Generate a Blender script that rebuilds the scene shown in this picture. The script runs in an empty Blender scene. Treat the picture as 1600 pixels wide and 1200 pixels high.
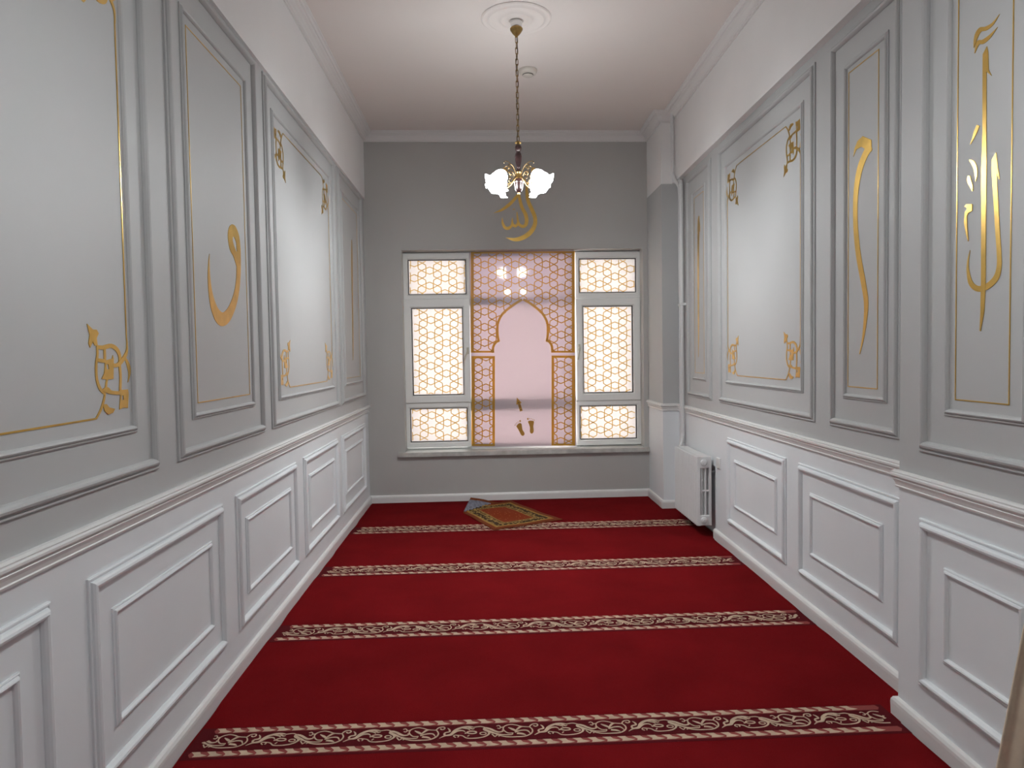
import bpy, math, random
from math import sin, cos, pi, radians
from mathutils import Vector, Matrix
from mathutils.geometry import tessellate_polygon
random.seed(7)
S = bpy.context.scene
C = S.collection

# ------------------------------------------------------------------ camera
F_PX, YAW, PITCH, ROLL, CAM_H = 1122.4, 0.03176, 0.04017, -0.01595, 1.5
FW = Vector((sin(YAW)*cos(PITCH), cos(YAW)*cos(PITCH), -sin(PITCH)))
RT0 = Vector((cos(YAW), -sin(YAW), 0)); UP0 = RT0.cross(FW)
RT = cos(ROLL)*RT0 + sin(ROLL)*UP0
UP = -sin(ROLL)*RT0 + cos(ROLL)*UP0
cd = bpy.data.cameras.new('camera'); cam = bpy.data.objects.new('camera', cd); C.objects.link(cam)
cd.sensor_fit = 'HORIZONTAL'; cd.sensor_width = 36.0; cd.lens = F_PX*36/1600
cd.clip_start = 0.05
M = Matrix((( RT.x, UP.x, -FW.x, 0), (RT.y, UP.y, -FW.y, 0), (RT.z, UP.z, -FW.z, CAM_H), (0, 0, 0, 1)))
cam.matrix_world = M
S.camera = cam

# ------------------------------------------------------------------ world / exposure
W = bpy.data.worlds.new('world'); S.world = W; W.use_nodes = True
bg = W.node_tree.nodes['Background']; bg.inputs[0].default_value = (1.0, .97, .95, 1); bg.inputs[1].default_value = 6.8
S.view_settings.view_transform = 'Standard'; S.view_settings.look = 'None'
S.view_settings.exposure = 0.28; S.view_settings.gamma = 1.0; S.view_settings.use_curve_mapping = False
LAMP_STRENGTH = 20.0      # frosted glass of the shades
BULB_STRENGTH = 1150.0
NEAR_LAMP = .45              # the near lamp has weaker bulbs

# ------------------------------------------------------------------ room constants (metres)
XL, AL = -1.200, -0.0061          # left wall: x = XL + AL*y
XR, AR = 1.754, 0.00915           # right wall
XN = 1.627                        # right wall, near projecting bay
Y0, SK = 7.414, 0.0213            # window wall: y = Y0 + SK*x
ZC = 3.765                        # ceiling
ZB = 3.10                         # underside of the side beams
ZR = 0.942                        # underside of the chair rail
ZP = 1.0                          # white / grey paint line
YN = -0.8                         # wall behind the camera
Y_BAY = 2.838                     # far end of the near bay
COLX, COLY = 1.664, 6.835         # corner column
WIN_D = 0.20                      # depth of the window recess
SL, SR = 0.018, 0.048             # how far the beams stand proud

def LW(y, n, z): return Vector((XL + AL*y + n, y, z))
def RW(y, n, z): return Vector((XR + AR*y - n, y, z))
def NW(y, n, z): return Vector((XN + AR*y - n, y, z))
def BW(x, n, z): return Vector((x, Y0 + SK*x - n, z))
def ray(px, py): return FW + RT*((px-800)/F_PX) - UP*((py-600)/F_PX)
def onL(px, py, n=0):
    d = ray(px, py); t = (XL+n)/(d.x-AL*d.y); return (t*d.y, CAM_H+t*d.z)
def onR(px, py, n=0):
    d = ray(px, py); t = (XR-n)/(d.x-AR*d.y); return (t*d.y, CAM_H+t*d.z)
def onN(px, py, n=0):
    d = ray(px, py); t = (XN-n)/(d.x-AR*d.y); return (t*d.y, CAM_H+t*d.z)
def onB(px, py, n=0):
    d = ray(px, py); t = (Y0-n)/(d.y-SK*d.x); return (t*d.x, CAM_H+t*d.z)
def onF(px, py, z=0):
    d = ray(px, py); t = (z-CAM_H)/d.z; return (t*d.x, t*d.y)

# ------------------------------------------------------------------ materials
MATS = {}
def mat(name, col, rough=.5, metal=0, spec=.5, noise=0, nscale=8, bump=0, bscale=60, emit=None, estr=0, coat=0, col2=None):
    if name in MATS: return MATS[name]
    m = bpy.data.materials.new(name); m.use_nodes = True; nt = m.node_tree; b = nt.nodes['Principled BSDF']
    b.inputs['Base Color'].default_value = (*col, 1); b.inputs['Roughness'].default_value = rough
    b.inputs['Metallic'].default_value = metal; b.inputs['Specular IOR Level'].default_value = spec
    if coat: b.inputs['Coat Weight'].default_value = coat; b.inputs['Coat Roughness'].default_value = .04
    tc = nt.nodes.new('ShaderNodeTexCoord')
    if noise or col2:
        n = nt.nodes.new('ShaderNodeTexNoise'); n.inputs['Scale'].default_value = nscale; n.inputs['Detail'].default_value = 4
        nt.links.new(tc.outputs['Object'], n.inputs['Vector'])
        mx = nt.nodes.new('ShaderNodeMix'); mx.data_type = 'RGBA'
        c2 = col2 if col2 else tuple(max(0, c*(1-noise)) for c in col)
        mx.inputs['A'].default_value = (*col, 1); mx.inputs['B'].default_value = (*c2, 1)
        rp = nt.nodes.new('ShaderNodeMapRange'); rp.inputs['From Min'].default_value = .35; rp.inputs['From Max'].default_value = .68
        nt.links.new(n.outputs['Fac'], rp.inputs['Value']); nt.links.new(rp.outputs['Result'], mx.inputs['Factor'])
        nt.links.new(mx.outputs['Result'], b.inputs['Base Color'])
    if bump:
        n2 = nt.nodes.new('ShaderNodeTexNoise'); n2.inputs['Scale'].default_value = bscale; n2.inputs['Detail'].default_value = 3
        nt.links.new(tc.outputs['Object'], n2.inputs['Vector'])
        bp = nt.nodes.new('ShaderNodeBump'); bp.inputs['Strength'].default_value = bump; bp.inputs['Distance'].default_value = .004
        nt.links.new(n2.outputs['Fac'], bp.inputs['Height']); nt.links.new(bp.outputs['Normal'], b.inputs['Normal'])
    if emit:
        b.inputs['Emission Color'].default_value = (*emit, 1); b.inputs['Emission Strength'].default_value = estr
    MATS[name] = m; return m

def film(name, trans, refl, rough, gloss):
    """frosted window film: diffuse transmission + diffuse reflection + glassy coat"""
    m = bpy.data.materials.new(name); m.use_nodes = True; nt = m.node_tree; nt.nodes.clear()
    out = nt.nodes.new('ShaderNodeOutputMaterial')
    tr = nt.nodes.new('ShaderNodeBsdfTranslucent'); df = nt.nodes.new('ShaderNodeBsdfDiffuse'); ad = nt.nodes.new('ShaderNodeAddShader')
    tr.inputs['Color'].default_value = (*trans, 1); df.inputs['Color'].default_value = (*refl, 1)
    nt.links.new(tr.outputs[0], ad.inputs[0]); nt.links.new(df.outputs[0], ad.inputs[1])
    gl = nt.nodes.new('ShaderNodeBsdfGlossy'); gl.inputs['Roughness'].default_value = rough; gl.inputs['Color'].default_value = (1, 1, 1, 1)
    fr = nt.nodes.new('ShaderNodeFresnel'); fr.inputs['IOR'].default_value = gloss
    mx = nt.nodes.new('ShaderNodeMixShader')
    nt.links.new(fr.outputs[0], mx.inputs[0]); nt.links.new(ad.outputs[0], mx.inputs[1]); nt.links.new(gl.outputs[0], mx.inputs[2])
    nt.links.new(mx.outputs[0], out.inputs['Surface'])
    MATS[name] = m; return m

WHITE = mat('white_satin_paint', (.82, .86, .885), .5, spec=.35, noise=.03, nscale=2, bump=.03, bscale=35)
GREY = mat('light_grey_satin_paint', (.50, .51, .51), .55, spec=.35, noise=.03, nscale=2, bump=.03, bscale=35)
BACKGREY = mat('mid_grey_wall_paint', (.49, .485, .47), .6, spec=.3, noise=.04, nscale=1.5, bump=.05, bscale=50)
BEAMW = mat('white_emulsion', (.86, .855, .85), .75, spec=.2, noise=.03, nscale=2)
CEIL = mat('ceiling_emulsion', (.84, .785, .75), .85, spec=.15, noise=.02, nscale=1)
PLASTER = mat('white_plaster_moulding', (.78, .77, .76), .7, spec=.2)
BASEW = mat('white_gloss_trim', (.80, .80, .79), .35, spec=.4)
GOLD = mat('gold_foil', (.72, .46, .115), .28, metal=.85, noise=.18, nscale=14, bump=.05, bscale=60)
GOLDM = film('gold_film', (.42, .19, .02), (.36, .23, .045), .25, 1.4)
GOLDT = film('gold_film_backlit', (.62, .42, .14), (.12, .08, .02), .2, 1.4)
PANE = film('frosted_pane_film', (.47, .453, .44), (.3, .28, .27), .12, 1.45)
PLEXI = film('pink_frosted_board', (.325, .28, .285), (.42, .37, .39), .05, 1.55)
PVC = mat('white_pvc', (.86, .87, .85), .35, spec=.45)
RUBBER = mat('black_gasket', (.02, .018, .02), .6)
MARBLE = mat('grey_white_marble', (.60, .60, .57), .35, noise=.25, nscale=12)
RADW = mat('white_radiator_enamel', (.74, .75, .75), .35, spec=.5)
METALW = mat('white_painted_pipe', (.70, .71, .71), .35, spec=.5)
BRASS = mat('aged_brass', (.50, .33, .12), .3, metal=1, noise=.3, nscale=40)
DBRASS = mat('dark_brass', (.26, .17, .075), .38, metal=1)
CHROME = mat('chrome', (.75, .75, .75), .12, metal=1)
WOOD = mat('dark_red_wood', (.035, .013, .013), .3, spec=.5, coat=.4, noise=.4, nscale=30)
SHADE = mat('glowing_frosted_glass', (.9, .88, .84), .4, emit=(.95, .985, 1), estr=LAMP_STRENGTH)
SHADE2 = mat('glowing_frosted_glass_dim', (.9, .88, .84), .4, emit=(.95, .985, 1), estr=LAMP_STRENGTH*NEAR_LAMP)
BULB2 = mat('bulb_dim', (.9, .9, .9), .4, emit=(.95, .985, 1), estr=BULB_STRENGTH*NEAR_LAMP)
BULB = mat('bulb', (.9, .9, .9), .4, emit=(.95, .985, 1), estr=BULB_STRENGTH)
CARPET = mat('red_carpet_pile', (.155, .0058, .0075), .95, spec=.02, col2=(.118, .0042, .0055), nscale=2.4, bump=.6, bscale=260)
CARPETD = mat('dark_red_carpet_ground', (.080, .005, .008), .95, spec=.08, bump=.5, bscale=260)
CREAM = mat('cream_yarn', (.56, .43, .31), .9, spec=.1, noise=.2, nscale=30)
ROSE = mat('rose_yarn', (.24, .055, .05), .9, spec=.1)
BEIGE = mat('beige_cloth', (.80, .68, .52), .9, spec=.1, noise=.12, nscale=20)
PLASTIC = mat('ivory_plastic', (.66, .62, .56), .4)
SOCKETW = mat('white_plastic', (.78, .78, .77), .35)
DARK = mat('dark_slot', (.03, .03, .03), .6)
INK = mat('dark_brown_print', (.035, .018, .008), .6)
RUGBACK = mat('rug_backing', (.23, .235, .285), .9, spec=.1, noise=.35, nscale=40)
FRINGE = mat('rug_edge', (.20, .055, .02), .95, spec=.1, noise=.3, nscale=30)

# ------------------------------------------------------------------ mesh helpers
class MB:
    def __init__(s): s.v = []; s.f = []; s.m = []; s.uv = None
    def add(s, vs, fs, mi=0):
        o = len(s.v); s.v += [tuple(v) for v in vs]; s.f += [tuple(i+o for i in f) for f in fs]; s.m += [mi]*len(fs)
    def box(s, fn, a0, a1, n0, n1, z0, z1, mi=0):
        """box in a wall frame: fn(along, normal, z)"""
        P = [fn(a, n, z) for z in (z0, z1) for n in (n0, n1) for a in (a0, a1)]
        s.add(P, [(0, 2, 3, 1), (4, 5, 7, 6), (0, 1, 5, 4), (2, 6, 7, 3), (0, 4, 6, 2), (1, 3, 7, 5)], mi)
    def quad(s, a, b, c, d, mi=0): s.add([a, b, c, d], [(0, 1, 2, 3)], mi)
    def sweep(s, prof, path, closed_prof=False, mi=0, caps=True):
        """path: list of functions (t, n)->Vector, prof: list of (n, z)"""
        k = len(prof); rows = [[fn(n, z) for n, z in prof] for fn in path]
        vs = [v for r in rows for v in r]; fs = []
        for i in range(len(rows)-1):
            for j in range(k if closed_prof else k-1):
                a = i*k+j; b = i*k+(j+1) % k; fs.append((a, b, b+k, a+k))
        if caps: fs += [tuple(range(k)), tuple((len(rows)-1)*k+j for j in reversed(range(k)))]
        s.add(vs, fs, mi)
    def lathe(s, prof, ctr=(0, 0, 0), axis=None, seg=24, mi=0, ruffle=None):
        ctr = Vector(ctr); ax = Vector(axis).normalized() if axis else Vector((0, 0, 1))
        q = Vector((0, 0, 1)).rotation_difference(ax); k = len(prof); vs = []
        for i in range(seg):
            a = 2*pi*i/seg
            for j, (r, z) in enumerate(prof):
                rr, zz = (r, z) if not ruffle else ruffle(r, z, a, j)
                vs.append(ctr + q @ Vector((rr*cos(a), rr*sin(a), zz)))
        fs = []
        for i in range(seg):
            for j in range(k-1):
                a = i*k+j; b = ((i+1) % seg)*k+j; fs.append((a, b, b+1, a+1))
        s.add(vs, fs, mi)
    def tube(s, pts, r, seg=8, mi=0, closed=False, radii=None):
        pts = [Vector(p) for p in pts]; n = len(pts); vs = []; up = None
        for i, p in enumerate(pts):
            t = (pts[(i+1) % n]-pts[i-1]) if closed else (pts[min(i+1, n-1)]-pts[max(i-1, 0)])
            t.normalize()
            if up is None:
                up = Vector((0, 0, 1)) if abs(t.z) < .9 else Vector((1, 0, 0))
            u = (up - t*up.dot(t)).normalized(); w = t.cross(u); up = u
            rr = radii[i] if radii else r
            for j in range(seg):
                a = 2*pi*j/seg; vs.append(p+u*(rr*cos(a))+w*(rr*sin(a)))
        fs = []
        for i in range(n if closed else n-1):
            for j in range(seg):
                a = i*seg+j; b = i*seg+(j+1) % seg; i2 = ((i+1) % n)*seg
                fs.append((a, b, i2+(j+1) % seg, i2+j))
        if not closed: fs += [tuple(reversed(range(seg))), tuple((n-1)*seg+j for j in range(seg))]
        s.add(vs, fs, mi)
    def build(s, name, mats, parent=None, smooth=False, recalc=True):
        me = bpy.data.meshes.new(name); me.from_pydata(s.v, [], s.f)
        for m in (mats if isinstance(mats, (list, tuple)) else [mats]): me.materials.append(m)
        me.polygons.foreach_set('material_index', s.m)
        if smooth: me.polygons.foreach_set('use_smooth', [True]*len(s.f))
        if recalc:
            import bmesh
            bm = bmesh.new(); bm.from_mesh(me); bmesh.ops.recalc_face_normals(bm, faces=bm.faces); bm.to_mesh(me); bm.free()
        if smooth: me.set_sharp_from_angle(angle=radians(42))
        me.update()
        o = bpy.data.objects.new(name, me); C.objects.link(o); o.parent = parent
        return o
def empty(name, loc=(0, 0, 0)):
    o = bpy.data.objects.new(name, None); C.objects.link(o); o.location = loc; o.empty_display_size = .1; return o
def tag(o, label=None, cat=None, group=None, kind=None):
    if label: o['label'] = label
    if cat: o['category'] = cat
    if group: o['group'] = group
    if kind: o['kind'] = kind
    return o
def struct(o, label=None, cat=None): return tag(o, label, cat, kind='structure')
def rel(parent, o):
    """parent keeping world position (parents are unrotated empties)"""
    o.parent = parent
    for v in o.data.vertices: v.co -= parent.location
    return o

def cr(pts, n=6):
    """Catmull-Rom resample of a list of tuples"""
    P = [pts[0]] + list(pts) + [pts[-1]]; out = []
    for i in range(1, len(P)-2):
        for k in range(n):
            t = k/n; r = []
            for d in range(len(P[0])):
                a, b, c, e = P[i-1][d], P[i][d], P[i+1][d], P[i+2][d]
                r.append(.5*((2*b)+(-a+c)*t+(2*a-5*b+4*c-e)*t*t+(-a+3*b-3*c+e)*t**3))
            out.append(tuple(r))
    out.append(tuple(pts[-1])); return out
def stroke2d(pts, w, n=6, smooth=True):
    """outline of a pen stroke -> (left points, right points). w: number or list"""
    if not isinstance(w, (list, tuple)): w = [w]*len(pts)
    q = [(p[0], p[1], ww) for p, ww in zip(pts, w)]
    if smooth and len(q) > 2: q = cr(q, n)
    Lp, Rp = [], []
    for i, (x, y, ww) in enumerate(q):
        a = q[max(i-1, 0)]; b = q[min(i+1, len(q)-1)]; dx, dy = b[0]-a[0], b[1]-a[1]; l = math.hypot(dx, dy) or 1
        ww = max(ww, .0)/2; Lp.append((x-dy/l*ww, y+dx/l*ww)); Rp.append((x+dy/l*ww, y-dx/l*ww))
    return Lp, Rp
class Decal:
    """flat shapes drawn in 2-D and laid on a surface through fn(u, v, n)->Vector, 1-2 mm thick"""
    def __init__(s, fn, t=.0015, dt=.00012): s.fn = fn; s.t = t; s.dt = dt; s.mb = MB(); s.k = 0
    def _n(s): s.k += 1; return s.t + (s.k % 9)*s.dt
    def strip(s, Lp, Rp, mi=0):
        n = s._n(); k = len(Lp); f = s.fn
        vs = [f(*p, n) for p in Lp]+[f(*p, n) for p in Rp]+[f(*p, 0) for p in Lp]+[f(*p, 0) for p in Rp]; fs = []
        for i in range(k-1):
            fs += [(i, i+1, k+i+1, k+i), (i+1, i, 2*k+i, 2*k+i+1), (k+i, k+i+1, 3*k+i+1, 3*k+i)]
        fs += [(0, k, 3*k, 2*k), (k-1, 3*k-1, 4*k-1, 2*k-1)]
        s.mb.add(vs, fs, mi)
    def stroke(s, pts, w, n=6, smooth=True, mi=0): s.strip(*stroke2d(pts, w, n, smooth), mi)
    def poly(s, loop, holes=(), mi=0):
        n = s._n(); loops = [list(loop)]+[list(h) for h in holes]; flat = [p for l in loops for p in l]
        tri = tessellate_polygon([[Vector((p[0], p[1], 0)) for p in l] for l in loops])
        N = len(flat); vs = [s.fn(*p, n) for p in flat]+[s.fn(*p, 0) for p in flat]
        fs = [tuple(t) for t in tri]; o = 0
        for l in loops:
            for i in range(len(l)):
                a = o+i; b = o+(i+1) % len(l); fs.append((a, b, b+N, a+N))
            o += len(l)
        s.mb.add(vs, fs, mi)
    def build(s, name, m, parent=None): return s.mb.build(name, m, parent)

# ================================================================== SETTING
# ---- floor slab, carpet
mb = MB(); mb.add([(-1.5, YN-.1, -.12), (2.1, YN-.1, -.12), (2.1, 7.8, -.12), (-1.5, 7.8, -.12), (-1.5, YN-.1, -.012), (2.1, YN-.1, -.012), (2.1, 7.8, -.012), (-1.5, 7.8, -.012)],
                  [(3, 2, 1, 0), (4, 5, 6, 7), (0, 1, 5, 4), (1, 2, 6, 5), (2, 3, 7, 6), (3, 0, 4, 7)])
floor = struct(mb.build('floor', mat('screed', (.3, .29, .27), .9)))

# ---- ceiling
mb = MB(); mb.add([(-1.5, YN-.1, ZC), (2.1, YN-.1, ZC), (2.1, 7.8, ZC), (-1.5, 7.8, ZC), (-1.5, YN-.1, ZC+.1), (2.1, YN-.1, ZC+.1), (2.1, 7.8, ZC+.1), (-1.5, 7.8, ZC+.1)],
                  [(0, 1, 2, 3), (7, 6, 5, 4), (0, 4, 5, 1), (1, 5, 6, 2), (2, 6, 7, 3), (3, 7, 4, 0)])
ceiling = struct(mb.build('ceiling', CEIL))

# ---- walls. material slots: 0 white dado, 1 grey field, 2 white beam
T = .25
mb = MB(); y1 = Y0+SK*XL
mb.box(LW, YN, y1, -T, 0, -.012, ZP, 0); mb.box(LW, YN, y1, -T, 0, ZP, ZB, 1); mb.box(LW, YN, y1, -T, SL, ZB, ZC, 2)
wall_left = struct(mb.build('wall_left', [WHITE, GREY, BEAMW]))

NI0, NI1, NIZ = 5.69, 6.47, .58      # radiator niche
mb = MB()
mb.box(RW, Y_BAY-.02, NI0, -T, 0, -.012, ZP, 0)
mb.box(RW, NI0, NI1, -T, -.05, -.012, NIZ, 0); mb.box(RW, NI0, NI1, -T, 0, NIZ, ZP, 0)
mb.box(RW, NI1, 7.62, -T, 0, -.012, ZP, 0)
mb.box(RW, Y_BAY-.02, 7.62, -T, 0, ZP, ZB, 1)
mb.box(RW, YN, 7.62, -T, SR, ZB, ZC, 2)
mb.box(NW, YN, Y_BAY, -T, 0, -.012, ZP, 0); mb.box(NW, YN, Y_BAY, -T, 0, ZP, ZB, 1); mb.box(NW, YN, Y_BAY, -T, .001, ZB, ZC, 2)
# corner column
cy1 = Y0+SK*COLX
def CX(y, n, z): return Vector((COLX-n, y, z))
for z0, z1, mi in ((-.012, ZP, 0), (ZP, ZB, 1), (ZB, ZC, 2)): mb.box(CX, COLY, cy1+.1, -.22, 0, z0, z1, mi)
wall_right = struct(mb.build('wall_right', [WHITE, GREY, BEAMW]))

# window wall with the opening
wx0, wz1 = onB(626.5, 388.5)[0], onB(800, 389.5)[1]
wx1 = onB(1005.5, 540)[0]; wz0 = onB(800, 704)[1]
mb = MB(); xa, xb = XL+AL*7.4-.02, COLX+.2
mb.box(BW, xa, wx0, -T-.1, 0, -.012, ZC, 0); mb.box(BW, wx1, xb, -T-.1, 0, -.012, ZC, 0)
mb.box(BW, wx0, wx1, -T-.1, 0, -.012, wz0, 0); mb.box(BW, wx0, wx1, -T-.1, 0, wz1, ZC, 0)
wall_back = struct(mb.build('wall_back', [BACKGREY]))
# wall behind the camera
mb = MB(); mb.add([(-1.45, YN-.2, -.012), (2.0, YN-.2, -.012), (2.0, YN, -.012), (-1.45, YN, -.012), (-1.45, YN-.2, ZC), (2.0, YN-.2, ZC), (2.0, YN, ZC), (-1.45, YN, ZC)],
                  [(3, 2, 1, 0), (4, 5, 6, 7), (0, 1, 5, 4), (1, 2, 6, 5), (2, 3, 7, 6), (3, 0, 4, 7)])
wall_front = struct(mb.build('wall_front', [BEAMW]))

# ---- mouldings on the walls (each frame a mitred profile)
P_OUT = [(0, 0), (0, .007), (.003, .009), (.008, .009), (.010, .006), (.013, .006), (.015, .013), (.020, .019), (.027, .0215), (.034, .019), (.039, .012), (.042, .004), (.042, 0)]
P_IN = [(0, 0), (0, .005), (.004, .007), (.007, .005), (.010, .011), (.015, .0135), (.020, .011), (.024, .005), (.025, 0)]
def frame(fn, a0, a1, z0, z1, prof, name, m, parent):
    if a0 > a1: a0, a1 = a1, a0
    mb = MB(); rows = []
    for t, n in prof: rows.append([fn(a0+t, n, z0+t), fn(a1-t, n, z0+t), fn(a1-t, n, z1-t), fn(a0+t, n, z1-t)])
    fs = []
    for i in range(len(rows)-1):
        for j in range(4): fs.append((i*4+j, i*4+(j+1) % 4, (i+1)*4+(j+1) % 4, (i+1)*4+j))
    mb.add([v for r in rows for v in r], fs); return mb.build(name, m, parent, smooth=False)
def panel(fn, parent, m, a0, a1, z0, z1, ins, b0=None, b1=None):
    frame(fn, a0, a1, z0, z1, P_OUT, 'outer_moulding', m, parent)
    frame(fn, (b0 if b0 is not None else a0+ins), (b1 if b1 is not None else a1-ins), z0+ins, z1-ins, P_IN, 'inner_moulding', m, parent)
LZ0, LZ1, LI = .197, .85, .135
for a0, a1 in ((.87, 1.972), (2.158, 3.262), (3.440, 4.532), (4.721, 5.805), (5.985, 7.12)): panel(LW, wall_left, WHITE, a0, a1, LZ0, LZ1, LI)
UZ0, UZ1, UI = 1.107, 3.085, .15
L_UP = [(.81, 2.650), (2.822, 3.918), (4.063, 5.902), (6.045, 7.19)]
for a0, a1 in L_UP: panel(LW, wall_left, GREY, a0, a1, UZ0, UZ1, UI)
for a0, a1 in ((4.275, 5.368), (3.040, 4.092)): panel(RW, wall_right, WHITE, a0, a1, LZ0, LZ1, .147)
panel(NW, wall_right, WHITE, 1.985, 2.690, LZ0, LZ1, .15)
RUZ1 = 3.052
for a0, a1 in ((5.765, 6.47), (3.882, 5.555), (3.050, 3.700)): panel(RW, wall_right, GREY, a0, a1, UZ0, RUZ1, .15, b0=(3.158 if a0 == 3.05 else None), b1=(3.56 if a0 == 3.05 else None))
panel(NW, wall_right, GREY, 1.985, 2.695, UZ0, RUZ1, .15)

# ---- chair rails, baseboards, cornices
RAIL = [(0, ZR), (.010, ZR), (.012, ZR+.006), (.009, ZR+.009), (.013, ZR+.022), (.019, ZR+.034), (.016, ZR+.038), (.022, ZR+.041), (.027, ZR+.048), (.027, ZR+.055), (.021, ZR+.059), (.023, ZR+.064), (.014, ZR+.07), (0, ZR+.07)]
SKIRT = [(0, -.011), (.019, -.011), (.021, .050), (.020, .062), (.014, .073), (.006, .077), (0, .078)]
CORN = [(0, ZC-.092), (.010, ZC-.092), (.012, ZC-.083), (.020, ZC-.080), (.026, ZC-.066), (.042, ZC-.046), (.058, ZC-.036), (.060, ZC-.028), (.070, ZC-.026), (.078, ZC-.012), (.088, ZC-.008), (.090, ZC+.004), (0, ZC+.004)]
def run(fn, a0, a1, prof, name, m, k0=0, k1=0, ext=0):
    """prof swept along a wall; k0/k1 = mitre slope at each end (shift per unit of normal)"""
    mb = MB()
    mb.sweep(prof, [lambda n, z, a=a, k=k: fn(a+k*n, n+ext, z) for a, k in ((a0, k0), (a1, k1))], closed_prof=True)
    return mb.build(name, m)
def bx(y): return y
yb = Y0+SK*XL
def join(name, obs, m):
    """one continuous moulding made of mitred runs"""
    me = bpy.data.meshes.new(name); mb = MB()
    for o in obs:
        mb.add([v.co for v in o.data.vertices], [tuple(p.vertices) for p in o.data.polygons]); d = o.data; bpy.data.objects.remove(o); bpy.data.meshes.remove(d)
    return mb.build(name, m)
def NF(x, n, z): return Vector((x, Y_BAY+n, z))           # far face of the near bay
def CF(x, n, z): return Vector((x, COLY-n, z))            # camera-side face of the column
rwx = XR+AR*COLY; bx_n = XN+AR*Y_BAY; bx_f = XR+AR*Y_BAY
struct(run(LW, YN, yb, RAIL, 'trim_1', BASEW))
struct(join('trim_2', [run(RW, Y_BAY, COLY, RAIL, 'a', BASEW), run(CF, COLX, rwx, RAIL, 'b', BASEW, -1, 0), run(CX, COLY, cy1, RAIL, 'c', BASEW, -1, 0)], BASEW))
struct(join('trim_3', [run(NW, YN, Y_BAY, RAIL, 'a', BASEW, 0, 1), run(NF, bx_n, bx_f, RAIL, 'b', BASEW, -1, 0)], BASEW))
struct(run(LW, YN, yb, SKIRT, 'baseboard_left', BASEW))
struct(run(BW, XL+AL*yb, COLX, SKIRT, 'baseboard_back', BASEW))
struct(join('baseboard_right', [run(NW, YN, Y_BAY, SKIRT, 'a', BASEW, 0, 1), run(NF, bx_n, bx_f, SKIRT, 'b', BASEW, -1, 0), run(RW, Y_BAY, NI0, SKIRT, 'c', BASEW),
                                run(CF, COLX, rwx, SKIRT, 'd', BASEW, -1, 0), run(CX, COLY, cy1, SKIRT, 'e', BASEW, -1, 0)], BASEW))
def LB(y, n, z): return LW(y, n+SL, z)
def RB(y, n, z): return RW(y, n+SR, z)
struct(run(LB, YN, yb, CORN, 'trim_4', PLASTER))
struct(run(BW, XL+AL*yb+SL, COLX, CORN, 'trim_5', PLASTER))
rbx = XR+AR*COLY-SR
struct(join('trim_6', [run(RB, YN, COLY, CORN, 'a', PLASTER, 0, -1), run(CF, COLX, rbx, CORN, 'b', PLASTER, -1, -1), run(CX, COLY, cy1, CORN, 'c', PLASTER, -1, 0)], PLASTER))

# ---- windows
def WP(px, py, n=.0): return onB(px, py, -WIN_D+n)
def WF(x, n, z): return BW(x, -WIN_D+n, z)
def prect(x0, y0, x1, y1, n=0):
    xm, ym = (x0+x1)/2, (y0+y1)/2
    return WP(x0, ym, n)[0], WP(xm, y1, n)[1], WP(x1, ym, n)[0], WP(xm, y0, n)[1]    # xa, za, xb, zb
def light(parent, name, outer, glass, n0, n1):
    """one framed light: bevelled PVC ring, gasket and pane as its pieces"""
    xa, za, xb, zb = prect(*outer); ga, gza, gb, gzb = prect(*glass)
    mb = MB(); e = .006; m1 = .45
    rings = [(xa, za, xb, zb, n0), (xa, za, xb, zb, n1-.004), (xa+e, za+e, xb-e, zb-e, n1)]
    ia, iza, ib, izb = ga-.018, gza-.018, gb+.018, gzb+.018
    rings += [(ia, iza, ib, izb, n1), (ia+.006, iza+.006, ib-.006, izb-.006, n1-.006), (ga-.004, gza-.004, gb+.004, gzb+.004, n1-.012), (ga-.004, gza-.004, gb+.004, gzb+.004, n0)]
    vs = []; fs = []
    for a, z0, b, z1, n in rings: vs += [WF(a, n, z0), WF(b, n, z0), WF(b, n, z1), WF(a, n, z1)]
    for i in range(len(rings)-1):
        for j in range(4): fs.append((i*4+j, i*4+(j+1) % 4, i*4+4+(j+1) % 4, i*4+4+j))
    k = len(rings)-1
    for j in range(4): fs.append((k*4+j, k*4+(j+1) % 4, (j+1) % 4, j))
    mb.add(vs, fs); fr = mb.build(name, PVC, parent)
    mb = MB(); g = .004; ng = n1-.010
    R2 = [(ga-g, gza-g, gb+g, gzb+g, ng), (ga+.003, gza+.003, gb-.003, gzb-.003, ng), (ga+.003, gza+.003, gb-.003, gzb-.003, n0+.006), (ga-g, gza-g, gb+g, gzb+g, n0+.006)]
    vs = []; fs = []
    for a, z0, b, z1, n in R2: vs += [WF(a, n, z0), WF(b, n, z0), WF(b, n, z1), WF(a, n, z1)]
    for i in range(4):
        for j in range(4): fs.append((i*4+j, i*4+(j+1) % 4, ((i+1) % 4)*4+(j+1) % 4, ((i+1) % 4)*4+j))
    mb.add(vs, fs); mb.build('gasket', RUBBER, fr)
    mb = MB(); mb.box(WF, ga-.003, gb+.003, n0+.010, n0+.014, gza-.003, gzb+.003); mb.build('pane', PANE, fr)
    return fr, n0+.014
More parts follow.
